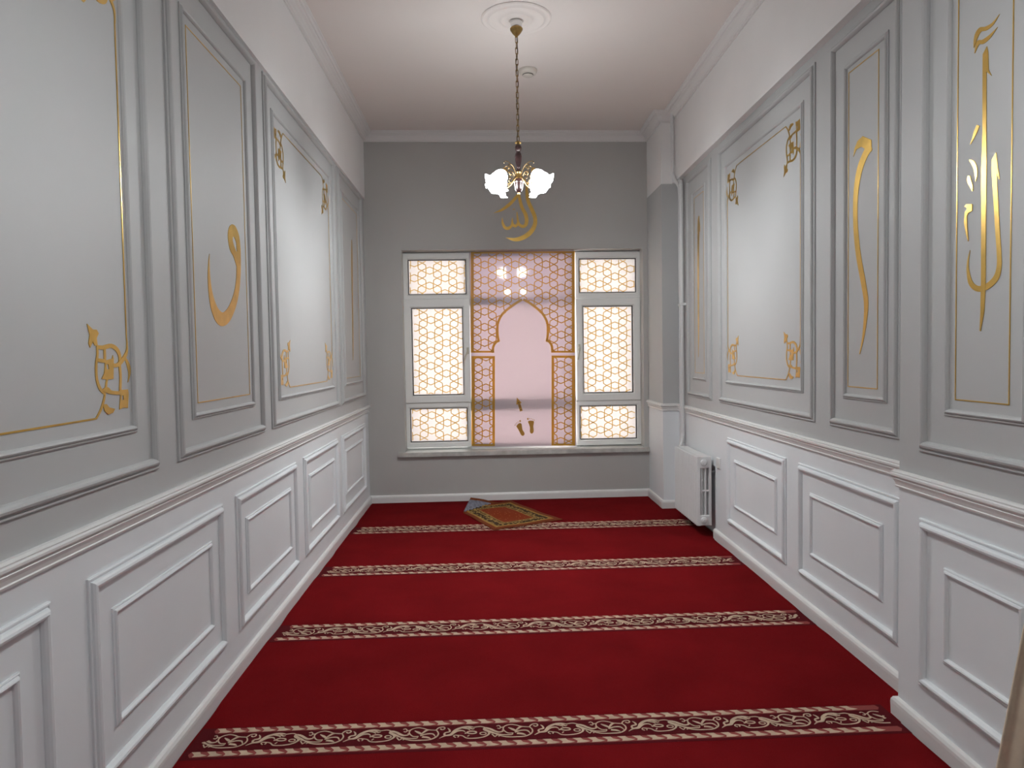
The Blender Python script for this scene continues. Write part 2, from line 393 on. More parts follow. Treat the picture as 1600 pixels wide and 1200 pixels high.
def lattice_edges(cx, cy, dx, dy, x0, y0, x1, y1, ro=.412, ri=.258):
    """star-and-hexagon net: stars on a hexagonal grid; returns straight segments in pixel units"""
    segs = []; sx = dx/(dy*.8660254); D = dy
    ni = int((x1-x0)/dx)+4; nj = int((y1-y0)/dy)+4
    i0 = int((x0-cx)/dx)-2; j0 = int((y0-cy)/dy)-2
    for i in range(i0, i0+ni+2):
        for j in range(j0, j0+nj+2):
            ux = cx+i*dx; uy = cy+(j+.5*(i % 2))*dy
            if ux < x0-2*dx or ux > x1+2*dx or uy < y0-2*dy or uy > y1+2*dy: continue
            o = [(ux+ro*D*cos(k*pi/3)*sx, uy+ro*D*sin(k*pi/3)) for k in range(6)]
            n_ = [(ux+ri*D*cos(k*pi/3+pi/6)*sx, uy+ri*D*sin(k*pi/3+pi/6)) for k in range(6)]
            for k in range(6): segs += [(o[k], n_[k]), (n_[k], o[(k+1) % 6])]
            rt = D/math.sqrt(3)-ro*D
            for sgn in (1, -1):     # the two small triangles right / left of the star
                tx = ux+sgn*D/math.sqrt(3)*sx
                tv = [(tx-sgn*rt*cos(k*2*pi/3)*sx, uy+rt*sin(k*2*pi/3)) for k in range(3)]
                segs += [(tv[k], tv[(k+1) % 3]) for k in range(3)]
    return segs
def draw_lattice(dec, segs, inside, w, nsub=10):
    seen = set()
    for a, b in segs:
        key = tuple(sorted(((round(a[0], 1), round(a[1], 1)), (round(b[0], 1), round(b[1], 1)))))
        if key in seen: continue
        seen.add(key)
        lo = None
        for k in range(nsub+1):
            t = (k+.5)/nsub; ok = k < nsub and inside(a[0]+(b[0]-a[0])*t, a[1]+(b[1]-a[1])*t)
            if ok and lo is None: lo = k/nsub
            if not ok and lo is not None:
                hi = k/nsub; p = (a[0]+(b[0]-a[0])*lo, a[1]+(b[1]-a[1])*lo); q = (a[0]+(b[0]-a[0])*hi, a[1]+(b[1]-a[1])*hi)
                dec.stroke([p, q], w, smooth=False); lo = None
def pane_lattice(fr, glass, star, dx, dy, nn):
    x0, y0, x1, y1 = glass; x0 += 1.6; x1 -= 1.2; y0 += 1; y1 -= 1
    dec = Decal(lambda u, v, n: WF(*(lambda q: (q[0], nn+n, q[1]))(WP(u, v, nn))), .0008)
    draw_lattice(dec, lattice_edges(*star, dx, dy, x0, y0, x1, y1), lambda x, y: x0 < x < x1 and y0 < y < y1, 1.35)
    return dec.build('gold_lattice', GOLDT, fr)
def handle(fr, px, py, qx, qy, n):
    mb = MB(); x, z = WP(px, py, n); x2, z2 = WP(qx, qy, n)
    mb.box(WF, x-.012, x+.012, n-.004, n+.008, z-.035, z+.035)
    mb.tube([WF(x, n+.005, z), WF(x, n+.035, z), WF(x+(x2-x)*.1, n+.045, z+(z2-z)*.1), WF(x2, n+.045, z2)], .0085, 8)
    return mb.build('handle', mat('ivory_handle', (.58, .56, .47), .35), fr, smooth=True)
def hinge(fr, px, py, n):
    mb = MB(); x, z = WP(px, py, n); mb.lathe([(0, -.045), (.008, -.045), (.008, .045), (0, .045)], WF(x, n, z), seg=10); return mb.build('hinge', PVC, fr, smooth=True)
def side_window(name, specs, hnd, hinges):
    root = struct(empty(name, WF(*(lambda q: (q[0], 0, q[1]))(WP(specs[0][1][0], specs[0][1][3])))))
    for nm, outer, glass, star, dx, dy, n0, n1 in specs:
        fr, nn = light(root, nm, outer, glass, n0, n1); lt = pane_lattice(fr, glass, star, dx, dy, nn+.0003)
        obs = [fr]+list(fr.children)
        if nm == 'casement': obs.append(handle(fr, *hnd, n1)); obs += [hinge(fr, a, b, n1-.02) for a, b in hinges]
        for o in obs:
            for v in o.data.vertices: v.co -= root.location
    return root
side_window('window_1', [
    ('fixed_light', (628.7, 396.7, 734, 467.5), (638.7, 407, 728, 460), (671.3, 434.7), 24.1, 23.5, 0, .045),
    ('casement', (632.5, 467.7, 735, 628.5), (645.3, 482, 723.7, 616.5), (673.3, 512), 24.1, 23.9, .008, .062),
    ('fixed_light', (632, 628.7, 736.5, 698.5), (642.5, 638, 730.7, 689), (674.8, 660.7), 24.1, 23.6, 0, .045)],
    (731, 548, 725.5, 563), ((630.8, 500), (631.8, 601)))
side_window('window_3', [
    ('fixed_light', (898, 394, 1002, 467), (904.7, 405, 992, 457), (936.7, 432), 24.1, 23.5, 0, .045),
    ('casement', (899, 467.3, 999, 625), (910.7, 479, 986.9, 612.8), (936.7, 508.7), 24.1, 23.4, .008, .062),
    ('fixed_light', (899.5, 625.2, 1003.5, 694.5), (906.3, 633.8, 993.3, 684.8), (938.5, 660), 24.1, 23.2, 0, .045)],
    (905, 543, 902.5, 562), ((1000.5, 492), (1001, 597)))
# middle window: plain frame bars that shade the board in front of them
root = struct(empty('window_2', WF(.3, 0, .55)))
xa, xb = WP(735.5, 550)[0], WP(898, 550)[0]
for py0, py1 in ((392, 402), (465, 476), (622, 640), (690, 699)):
    mb = MB(); mb.box(WF, xa, xb, -.03, .028, WP(815, py1)[1], WP(815, py0)[1]); rel(root, mb.build('transom', PVC))
for px0, px1 in ((728, 740.5), (892.5, 905)):
    mb = MB(); mb.box(WF, WP(px0, 550)[0], WP(px1, 550)[0], -.05, -.001, WP(815, 698)[1], WP(815, 393)[1]); rel(root, mb.build('stile', PVC))
# sill
mb = MB(); sx0, sx1 = onB(622.5, 708, .05)[0], onB(1016, 702, .05)[0]
sz1 = wz0+.004
mb.box(BW, wx0+.001, wx1-.001, -WIN_D-.02, .0, sz1-.035, sz1+.002); mb.box(BW, sx0, min(sx1, COLX-.003), .0, .045, sz1-.042, sz1+.002)
struct(mb.build('trim_7', MARBLE))
# outdoor ledge keeps the opening closed around the frames
mb = MB()
for a0, a1, z0, z1 in ((wx0, wx1, WP(815, 396)[1]-.01, wz1+.001), (wx0, WP(630, 550)[0]+.01, wz0, wz1), (WP(1001, 550)[0]-.004, wx1, wz0, wz1), (wx0, wx1, wz0, WP(815, 697)[1]+.005)):
    mb.box(WF, a0, a1, -.05, .012, z0, z1)
struct(mb.build('trim_8', PVC))

# ================================================================== MIHRAB BOARD (stands on the sill in front of the middle window)
NB = .055
BXC = WP(817, 550)[0]
def MF(x, n, z): return WF(x, n+.044*(x-BXC), z)     # the board stands a little skewed in the recess
mroot = tag(empty('mihrab_board', WF(WP(817, 697)[0], NB, WP(817, 697)[1])), 'pale pink frosted board with gold star lattice around a pointed prayer niche arch', 'mihrab panel')
bxa, bza, bxb, bzb = prect(735.5, 392.5, 898.3, 697.3, NB)
mb = MB(); mb.box(MF, bxa, bxb, NB-.006, NB, bza, bzb); rel(mroot, mb.build('board', PLEXI))
def MD(t=.0012): return Decal(lambda u, v, n: MF(*(lambda q: (q[0], NB+n, q[1]))(WP(u, v, NB))), t)
def z8(L): return [(760+x/12, 460+y/12) for x, y in L]
ARCH_L = z8([(680, 115), (560, 188), (430, 280), (330, 370), (270, 460), (235, 560), (228, 660), (236, 780), (254, 882)])
FOOT_L = z8([(254, 882), (192, 918), (155, 980), (145, 1040), (145, 1095)])
ARCH_R = z8([(680, 115), (795, 178), (920, 270), (1020, 360), (1085, 460), (1122, 560), (1130, 680), (1122, 800), (1108, 880)])
FOOT_R = z8([(1108, 880), (1165, 908), (1200, 970), (1210, 1040), (1210, 1085)])
inner = cr(ARCH_L, 5)[::-1][0:0]
loopL = cr(ARCH_L, 5)+cr(FOOT_L, 5); loopR = cr(ARCH_R, 5)+cr(FOOT_R, 5)
niche_poly = loopL[::-1]+loopR[1:]
niche_poly = [(772.2, 700)]+niche_poly+[(861, 700)]
def inpoly(x, y, P):
    c = False; j = len(P)-1
    for i in range(len(P)):
        if (P[i][1] > y) != (P[j][1] > y) and x < (P[j][0]-P[i][0])*(y-P[i][1])/(P[j][1]-P[i][1])+P[i][0]: c = not c
        j = i
    return c
def off(pts, d):
    L_, R_ = stroke2d(pts, 2*abs(d), smooth=False); return L_ if d > 0 else R_
dec = MD(.0016)
for pts, sg in ((cr(ARCH_L, 5), 1), (cr(FOOT_L, 5), 1), (cr(ARCH_R, 5), -1), (cr(FOOT_R, 5), -1)):
    o_ = stroke2d(pts, 7.6, smooth=False); o_ = o_[0] if sg > 0 else o_[1]
    dec.strip(pts, o_)
rel(mroot, dec.build('arch_border', GOLDM))
def border(x0, y0, x1, y1, l, t, r, b, drop=None):
    d = MD(.0014)
    d.poly([(x0, y0), (x1, y0), (x1, y1), (x0, y1)], [[(x0+l, y0+t), (x1-r, y0+t), (x1-r, y1-b), (x0+l, y1-b)]]) if drop is None else None
    if drop:
        d.poly([(x0, y0), (x1, y0), (x1, y0+t), (x0, y0+t)]); d.poly([(x0, y0+t), (x0+l, y0+t), (x0+l, y1), (x0, y1)]); d.poly([(x1-r, y0+t), (x1, y0+t), (x1, y1), (x1-r, y1)])
        d.poly([(x0+l, y1-b), (drop[0], y1-b), (drop[0], y1), (x0+l, y1)]); d.poly([(drop[1], y1-b), (x1-r, y1-b), (x1-r, y1), (drop[1], y1)])
    return d
rel(mroot, border(735.6, 393, 897.6, 551, 4.6, 3, 4.6, 2.9, drop=(772.3, 861)).build('upper_border', GOLDM))
rel(mroot, border(736.6, 556.3, 773.3, 697.2, 5, 3.6, 4, 3).build('side_border', GOLDM))
rel(mroot, border(861.6, 555.5, 898.2, 695.8, 4, 3.6, 5, 3).build('side_border', GOLDM))
dec = MD(.0009)
draw_lattice(dec, lattice_edges(757.3, 450, 23.9, 24.4, 738, 394, 896, 550), lambda x, y: 739 < x < 894.5 and 395.5 < y < 549 and not inpoly(x, y, niche_poly), 1.5)
rel(mroot, dec.build('upper_lattice', GOLDM))
for (x0, y0, x1, y1, sx_) in ((741, 559.5, 769.8, 694.7, 759.2), (865.2, 558.7, 893.5, 693.2, 876)):
    dec = MD(.0009)
    draw_lattice(dec, lattice_edges(sx_, 570 if sx_ < 800 else 581.5, 23.9, 23.9, x0, y0, x1, y1), lambda x, y: x0-.3 < x < x1+.3 and y0-.3 < y < y1+.3, 1.5)
    rel(mroot, dec.build('side_lattice', GOLDM))
# arrow, with the word printed along its shaft
def zf(L): return [(795+x/15, 610+y/15) for x, y in L]
GOLDP = mat('gold_print', (.50, .26, .05), .5, spec=.3)
dec = MD(.0012)
dec.poly(zf([(188, 163), (300, 292), (272, 305), (325, 478), (262, 496), (212, 325), (178, 338)]))
arrow = rel(mroot, dec.build('arrow', GOLDP)); arrow['label'] = 'small gold arrow sticker'
fc = bpy.data.curves.new('arrow_text', 'FONT'); fc.body = 'KIBLE'; fc.size = 1.0; fc.align_x = 'CENTER'; fc.align_y = 'CENTER'
fo = bpy.data.objects.new('arrow_text_tmp', fc); C.objects.link(fo)
bpy.context.view_layer.update()
tm = bpy.data.meshes.new_from_object(fo.evaluated_get(bpy.context.evaluated_depsgraph_get()))
bpy.data.objects.remove(fo); bpy.data.curves.remove(fc)
xs = [v.co.x for v in tm.vertices]; ys = [v.co.y for v in tm.vertices]
lx, ly = max(xs)-min(xs), max(ys)-min(ys); mx_, my_ = (max(xs)+min(xs))/2, (max(ys)+min(ys))/2
p0, p1 = zf([(228, 275)])[0], zf([(290, 478)])[0]
ux, uy = (p1[0]-p0[0]), (p1[1]-p0[1]); ll = math.hypot(ux, uy); ux /= ll; uy /= ll
for v in tm.vertices:
    s_ = (v.co.x-mx_)/lx*ll*.98; t_ = (v.co.y-my_)/ly*2.9
    px = (p0[0]+p1[0])/2+ux*s_+uy*t_; py = (p0[1]+p1[1])/2+uy*s_-ux*t_
    q = WP(px, py, NB); v.co = MF(q[0], NB+.0026, q[1]) - mroot.location
tm.name = 'lettering'; tm.materials.clear(); tm.materials.append(INK)
to = bpy.data.objects.new('lettering', tm); C.objects.link(to); to.parent = arrow
# footprints
def foot(sole, toes, lab):
    d = MD(.0012); d.poly(cr(sole+[sole[0]], 4)[:-1])
    o = rel(mroot, d.build('footprint', GOLDP)); o['label'] = lab
    for i, (x, y, r) in enumerate(toes):
        d = MD(.0012); d.poly([(795+(x+r*cos(k*pi/5))/15, 610+(y+1.2*r*sin(k*pi/5))/15) for k in range(10)])
        t = d.build('toe', GOLDP); t.parent = o
        for v in t.data.vertices: v.co -= mroot.location
foot(zf([(270, 765), (300, 790), (310, 860), (325, 930), (365, 990), (365, 1040), (330, 1065), (290, 1045), (255, 980), (215, 905), (180, 850), (195, 810), (235, 775)]),
     [(265, 718, 20), (218, 738, 9), (188, 762, 9), (165, 788, 9), (145, 818, 10)], 'gold left footprint sticker')
foot(zf([(520, 705), (580, 715), (588, 750), (575, 840), (580, 900), (580, 970), (550, 1008), (515, 1005), (495, 965), (495, 870), (470, 790), (452, 750), (460, 715)]),
     [(446, 668, 20), (490, 662, 10), (530, 668, 9), (563, 680, 9), (595, 695, 10)], 'gold right footprint sticker')

# ================================================================== GOLD CALLIGRAPHY AND BORDERS ON THE WALLS
def pxdec(kind, t=.0015):
    f = {'L': (onL, LW), 'R': (onR, RW), 'N': (onN, NW), 'B': (onB, BW)}[kind]
    def fn(u, v, n):
        a, z = f[0](u, v); return f[1](a, n+.0004, z)
    return Decal(fn, t)
# word on the window wall
def za(L): return [(740+x/7.057, 220+y/7.057) for x, y in L]
d = pxdec('B', .003)
k = 1/7.057
d.stroke(za([(218, 797), (300, 768), (370, 722), (430, 668), (492, 592)]), [1*k, 24*k, 34*k, 34*k, 30*k])
d.stroke(za([(500, 590), (512, 660), (535, 740), (572, 810), (585, 880), (572, 930), (540, 945), (505, 925), (488, 880), (478, 785)]), [24*k, 34*k, 36*k, 40*k, 40*k, 38*k, 34*k, 30*k, 22*k, 10*k])
d.stroke(za([(492, 880), (482, 925), (455, 940), (428, 915), (428, 850)]), [18*k, 28*k, 32*k, 26*k, 6*k])
d.stroke(za([(430, 900), (412, 945), (378, 966), (345, 955), (320, 905), (316, 848)]), [16*k, 28*k, 34*k, 32*k, 24*k, 4*k])
d.stroke(za([(585, 470), (586, 560), (600, 660), (640, 755), (675, 840), (676, 920), (635, 1000), (560, 1060), (460, 1090), (355, 1068)]), [20*k, 30*k, 38*k, 42*k, 42*k, 44*k, 50*k, 50*k, 40*k, 2*k])
d.stroke(za([(432, 765), (445, 752), (456, 765)]), [3*k, 9*k, 3*k])
tag(d.build('wall_calligraphy', GOLD), 'gold Arabic calligraphy on the grey window wall below the chandelier', 'calligraphy')
# letter with round bowl, left wall narrow panel
def zw(L): return [(310+x/6.311, 330+y/6.311) for x, y in L]
d = pxdec('L'); k = 1/6.311
out = cr(zw([(330, 128), (362, 150), (395, 230), (410, 340), (415, 500), (412, 640), (400, 780), (370, 930), (320, 1060), (265, 1125), (210, 1128), (160, 1070), (120, 950), (98, 800), (90, 640), (96, 500), (106, 420)]), 5)
inn = cr(zw([(106, 425), (106, 520), (112, 640), (130, 780), (160, 890), (195, 965), (240, 998), (290, 950), (335, 850), (362, 740), (372, 640), (375, 545)]), 5)
head = cr(zw([(375, 545), (345, 450), (310, 380), (292, 290), (290, 210), (305, 150), (330, 128)]), 5)
hole = zw([(335, 255), (352, 255), (370, 310), (378, 395), (370, 400), (350, 345), (335, 290)])
d.poly(out+inn[1:]+head[1:-1], [hole])
tag(d.build('wall_calligraphy', GOLD), 'single gold letter with a looped head and round bowl on the left wall', 'calligraphy')
# thin stroke, left wall last panel
d = pxdec('L')
d.stroke([(549.4, 375), (549.6, 400), (550.3, 460), (551.2, 520), (551.6, 563)], [.6, 2.0, 1.7, 1.5, .3])
tag(d.build('wall_calligraphy', GOLD), 'thin upright gold stroke on the left panel next to the window wall', 'calligraphy')
d = pxdec('R')
d.stroke([(1092.3, 337), (1091.6, 350), (1091.2, 410), (1091.4, 470), (1091.7, 520), (1091.5, 558)], [.6, 2.8, 2.4, 2.2, 1.6, .3])
d.stroke([(1092.0, 340), (1093.2, 354), (1093.6, 362)], [.5, 1.4, .2])
tag(d.build('wall_calligraphy', GOLD), 'thin upright gold stroke on the right panel beside the heating pipes', 'calligraphy')
# hooked letter, right wall
def zm(L): return [(1320+x*.3, 200+y*.3) for x, y in L]
d = pxdec('R')
d.stroke(zm([(132, 98), (105, 145), (78, 220), (60, 330), (56, 450), (62, 570), (75, 680), (97, 800), (112, 900), (110, 980), (97, 1090), (78, 1178)]), [34*.3, 30*.3, 28*.3, 24*.3, 22*.3, 24*.3, 25*.3, 25*.3, 23*.3, 18*.3, 10*.3, 1])
d.poly(zm([(95, 42), (140, 62), (142, 122), (112, 112), (88, 98), (62, 112), (46, 150), (52, 108), (68, 68)]))
tag(d.build('wall_calligraphy', GOLD), 'hooked gold letter with a long wavy tail on the right wall', 'calligraphy')
# tall composition on the near bay
def zn1(L): return [(1490+x/4.62, 10+y/4.615) for x, y in L]
def zn2(L): return [(1490+x/4.44, 260+y/4.444) for x, y in L]
d = pxdec('N'); k = 1/4.6
d.stroke(zn1([(335, 55), (285, 125), (235, 160), (195, 168), (165, 220), (148, 300)]), [1*k, 16*k, 28*k, 30*k, 26*k, 3*k])
d.stroke(zn1([(320, 150), (265, 215), (215, 255), (180, 262), (155, 338)]), [1*k, 20*k, 30*k, 26*k, 3*k])
d.poly(zn1([(244, 288), (252, 330), (256, 455), (278, 500), (240, 470), (240, 900), (242, 1200), (204, 1200), (212, 900), (214, 345)]))
d.poly(zn2([(195, 0), (232, 0), (230, 200), (226, 600), (224, 850), (215, 1010), (190, 1145), (184, 1140), (190, 1000), (194, 800), (196, 400)]))
d.stroke(zn1([(182, 858), (160, 910), (145, 950), (124, 995)]), [20*k, 22*k, 12*k, 2*k])
d.stroke(zn1([(118, 1108), (142, 1125), (160, 1165), (166, 1215), (163, 1260)]), [10*k, 26*k, 26*k, 18*k, 2*k])
d.stroke(zn2([(112, 65), (112, 100), (128, 140), (134, 172)]), [14*k, 30*k, 20*k, 3*k])
d.poly(zn2([(78, 280), (95, 262), (134, 262), (132, 308), (105, 325), (96, 345), (98, 420), (106, 505), (104, 520), (90, 470), (77, 390), (82, 320), (98, 295), (92, 283)]))
d.poly(zn1([(310, 1052), (316, 1100), (322, 1160), (330, 1200), (280, 1205), (277, 1110)]))
d.stroke(zn2([(285, 0), (288, 100), (297, 250), (308, 450), (318, 600), (318, 700), (296, 775), (240, 830), (175, 850), (125, 815), (104, 740), (102, 660), (117, 582)]), [42*k, 34*k, 32*k, 32*k, 32*k, 34*k, 40*k, 42*k, 42*k, 34*k, 20*k, 10*k, 1*k])
d.stroke(zn2([(300, 0), (312, 50), (320, 92)]), [14*k, 14*k, 2*k])
tag(d.build('wall_calligraphy', GOLD), 'tall gold calligraphy on the nearest right wall panel', 'calligraphy')

# corner ornament traced once on the near left panel, then mirrored into every corner
IC = (L_UP[0][1]-UI, UZ0+UI)                      # inner moulding corner it belongs to
def zo(L): return [(110+x/6, 490+y/6) for x, y in L]
ORN = []                                          # list of ('strip', L, R) / ('poly', loop, holes) in (distance from side, height)
def tl(pts):
    r = []
    for p in pts:
        y, z = onL(*p); r.append((IC[0]-y, z-IC[1]))
    return r
def os_(pts, w):
    L_, R_ = stroke2d(zo(pts), [x/6 for x in w] if isinstance(w, (list, tuple)) else w/6, 4); ORN.append(('s', tl(L_), tl(R_)))
def op_(pts, holes=()): ORN.append(('p', tl(zo(pts)), [tl(zo(h_)) for h_ in holes]))
os_([(238, 985), (280, 905), (305, 830), (322, 750)], [16, 20, 20, 16])
os_([(322, 750), (275, 705), (243, 610), (238, 480), (250, 380), (246, 305)], [30, 26, 22, 20, 20, 18])
os_([(240, 312), (300, 318), (375, 302), (430, 335), (458, 400), (458, 480), (466, 600), (462, 745)], [34, 40, 40, 34, 26, 22, 20, 20])
op_([(150, 95), (205, 150), (240, 150), (260, 185), (240, 230), (250, 300), (225, 302), (205, 265), (180, 320), (165, 280), (175, 200)])
os_([(315, 320), (318, 390), (318, 450)], 20)
op_([(318, 440), (385, 422), (392, 390), (400, 420), (398, 612), (335, 620), (288, 612), (312, 560), (318, 500)], [[(330, 480), (350, 475), (356, 520), (338, 528)]])
os_([(250, 435), (290, 442), (325, 446)], 34)
os_([(392, 485), (440, 480), (490, 425), (522, 360), (526, 290), (522, 230)], [36, 36, 34, 20, 10, 8])
os_([(505, 405), (538, 480), (550, 560), (535, 645)], [10, 30, 20, 2])
os_([(342, 600), (334, 650), (328, 705)], 18)
os_([(300, 735), (335, 715), (375, 738), (465, 745)], [30, 56, 36, 34])
op_([(465, 715), (535, 710), (541, 750), (535, 885), (490, 882), (455, 900), (460, 820)], [[(476, 770), (492, 766), (494, 808), (478, 810)]])
op_([(300, 850), (335, 848), (360, 880), (415, 893), (395, 930), (350, 947), (315, 915)])
LINE_H = (tl(zo([(238, 985)]))[0]); LINE_V = tl(zo([(522, 240)]))[0]
def gold_border(fn, a0, a1, z0, z1, label, far=True):
    """a0,a1,z0,z1 = inner moulding rectangle"""
    root = tag(empty('gold_border', fn(a0, 0, z0)), label, 'wall decoration', 'gold cornered wall borders')
    for sa in (0, 1):
        for sz in (0, 1):
            def f2(u, v, n, sa=sa, sz=sz): return fn(a0+u if sa == 0 else a1-u, n+.0004, z0+v if sz == 0 else z1-v)
            d = Decal(f2)
            for it in ORN:
                if it[0] == 's': d.strip(it[1], it[2])
                else: d.poly(it[1], it[2])
            rel(root, d.build('corner_ornament', GOLD))
    d = Decal(lambda u, v, n: fn(u, n+.0004, v)); w = .0055
    uh, vh = LINE_H; uv_, vv = LINE_V
    for z in (z0+vh, z1-vh): d.stroke([(a0+uh, z), (a1-uh, z)], w, smooth=False)
    for a in (a0+uv_, a1-uv_): d.stroke([(a, z0+vv), (a, z1-vv)], w, smooth=False)
    rel(root, d.build('border_line', GOLD)); return root
gold_border(LW, L_UP[0][0]+UI, L_UP[0][1]-UI, UZ0+UI, UZ1-UI, 'gold line border with scroll corners on the nearest left panel')
gold_border(LW, L_UP[2][0]+UI, L_UP[2][1]-UI, UZ0+UI, UZ1-UI, 'gold line border with scroll corners on the farther wide left panel')
gold_border(RW, 3.882+.15, 5.555-.15, UZ0+.15, RUZ1-.15, 'gold line border with scroll corners on the wide right panel')
def gold_rect(fn, a0, a1, z0, z1, label, w=.0042):
    d = Decal(lambda u, v, n: fn(u, n+.0004, v)); h_ = w/2
    d.poly([(a0-h_, z0-h_), (a1+h_, z0-h_), (a1+h_, z1+h_), (a0-h_, z1+h_)], [[(a0+h_, z0+h_), (a1-h_, z0+h_), (a1-h_, z1-h_), (a0+h_, z1-h_)]])
    return tag(d.build('gold_border', GOLD), label, 'wall decoration')
I2 = UI+.065
gold_rect(LW, L_UP[1][0]+I2, L_UP[1][1]-I2, UZ0+I2, UZ1-I2, 'plain gold rectangle line around the looped letter on the left wall')
gold_rect(LW, L_UP[3][0]+I2, L_UP[3][1]-I2, UZ0+I2, UZ1-I2, 'plain gold rectangle line on the farthest left panel', .004)
gold_rect(RW, 5.765+I2, 6.47-I2, UZ0+I2, RUZ1-I2, 'plain gold rectangle line on the panel beside the heating pipes', .004)
gold_rect(RW, 3.243, 3.518, 1.318, 2.852, 'plain gold rectangle line around the hooked letter on the right wall')
gold_rect(NW, 2.222, 2.488, 1.318, RUZ1-.2, 'plain gold rectangle line around the tall calligraphy on the nearest right panel')

# ================================================================== CARPET
croot = tag(empty('carpet', (0.2, 3.3, 0)), 'wall to wall dark red prayer carpet with cream scroll border stripes', 'carpet')
def zed(x, y): return (x, y)
def SKC(x): return .0088*x
mb = MB(); rnd = random.Random(3)
def lx_(y): return XL+AL*y+.020+.004*sin(y*5.1)+.003*sin(y*13)
def rx_(y):
    b = (XN if y < Y_BAY+.02 else XR)+AR*y-.020
    if y > COLY-.02: b = COLX-.018
    if NI0 < y < NI1: b = XR+AR*y+.03
    return b+.004*sin(y*4.3)+.003*sin(y*11)
ys_ = [YN+.0]+[YN+.02+i*.04 for i in range(int((Y_BAY-YN)/.04))]+[Y_BAY+.02, Y_BAY+.021]+[Y_BAY+.06+i*.04 for i in range(98)]+[COLY-.021, COLY-.02]+[COLY+.02+i*.04 for i in range(14)]
ys_ = sorted(y for y in ys_ if y < Y0+SK*XL-.021)
ys_.append(Y0+SK*XL-.022)
nx = 2
vs = []
for y in ys_:
    last = y == ys_[-1]
    for k in range(nx):
        x = lx_(y)+(rx_(y)-lx_(y))*k/(nx-1); vs.append((x, y+(SK*(x-XL) if last else 0), 0))
fs = [(i*nx+j, i*nx+j+1, (i+1)*nx+j+1, (i+1)*nx+j) for i in range(len(ys_)-1) for j in range(nx-1)]
mb.add(vs, fs); N_ = len(vs); mb.add([(x, y, -.0115) for x, y, z in vs], [])
edge = [i*nx for i in range(len(ys_))]; edge2 = [i*nx+nx-1 for i in range(len(ys_))]
for E_ in (edge, edge2):
    for a, b in zip(E_, E_[1:]): mb.f.append((a, b, b+N_, a+N_)); mb.m.append(0)
rel(croot, mb.build('pile', CARPET))

def zs(L):
    """motif traced from the near stripe: zoom pixels -> (u in periods, v 0..1 across the scroll band)"""
    return [((x-355)/920, (365-.037*(x-800)-y)/140) for x, y in L]
MOT = []
def mo(pts, w): MOT.append((zs(pts), w))
mo([(372, 275), (390, 280), (402, 266), (384, 252), (362, 258)], 6); mo([(400, 272), (432, 264)], 6)
mo([(690, 264), (610, 260), (560, 248), (500, 242), (442, 258), (428, 288), (470, 318), (525, 318)], 6.5)
mo([(690, 264), (714, 290), (700, 320), (640, 345), (560, 351), (460, 352), (380, 337), (320, 312), (250, 285)], [6, 7, 8, 8, 8, 8, 7, 7, 5])
mo([(690, 260), (715, 240), (760, 236), (770, 250), (745, 259), (728, 250)], 7)
mo([(478, 270), (520, 286), (555, 302)], [4, 14, 8]); mo([(545, 302), (590, 268), (622, 262)], [8, 12, 4]); mo([(540, 312), (600, 296), (660, 296), (690, 322)], [10, 9, 9, 3]); mo([(560, 322), (610, 326), (645, 336)], [14, 14, 4])
mo([(728, 334), (780, 312), (840, 300), (872, 266), (930, 241), (1000, 231), (1062, 236)], [3, 10, 18, 16, 16, 15, 5])
mo([(785, 312), (772, 298), (782, 285), (822, 276), (816, 256), (798, 244)], [10, 10, 9, 10, 8, 3])
mo([(858, 292), (900, 270), (950, 266), (978, 281)], [10, 11, 9, 3]); mo([(1000, 234), (1040, 251), (1064, 246)], [9, 9, 3]); mo([(940, 242), (1000, 250), (1020, 262)], [8, 9, 3]); mo([(1060, 236), (1130, 229), (1190, 246)], 6.5)
mo([(1040+45*cos(a*pi/5), 282+11*sin(a*pi/5)) for a in range(11)], 8); mo([(970, 290), (1000, 284)], 9)
mo([(885, 326), (865, 315), (880, 305), (912, 312), (905, 324)], 6)
mo([(890, 305), (950, 311), (990, 330), (1060, 332), (1150, 321), (1200, 300), (1207, 276), (1165, 256), (1172, 241), (1220, 250), (1260, 266), (1300, 277), (1342, 270), (1335, 258)], [5, 6, 7, 7, 8, 10, 14, 16, 14, 14, 14, 12, 8, 4])
mo([(1150+30*cos(a*pi/5), 290+11*sin(a*pi/5)) for a in range(11)], 6)
mo([(1235, 294), (1262, 316)], 6); mo([(1262, 319), (1292, 300)], 6); mo([(1300, 316), (1322, 302)], 6); mo([(1180, 268), (1250, 286), (1330, 300), (1420, 300), (1440, 290)], [7, 9, 8, 7, 3])
mo([(1000, 318), (1015, 305)], 6)
PER = .375
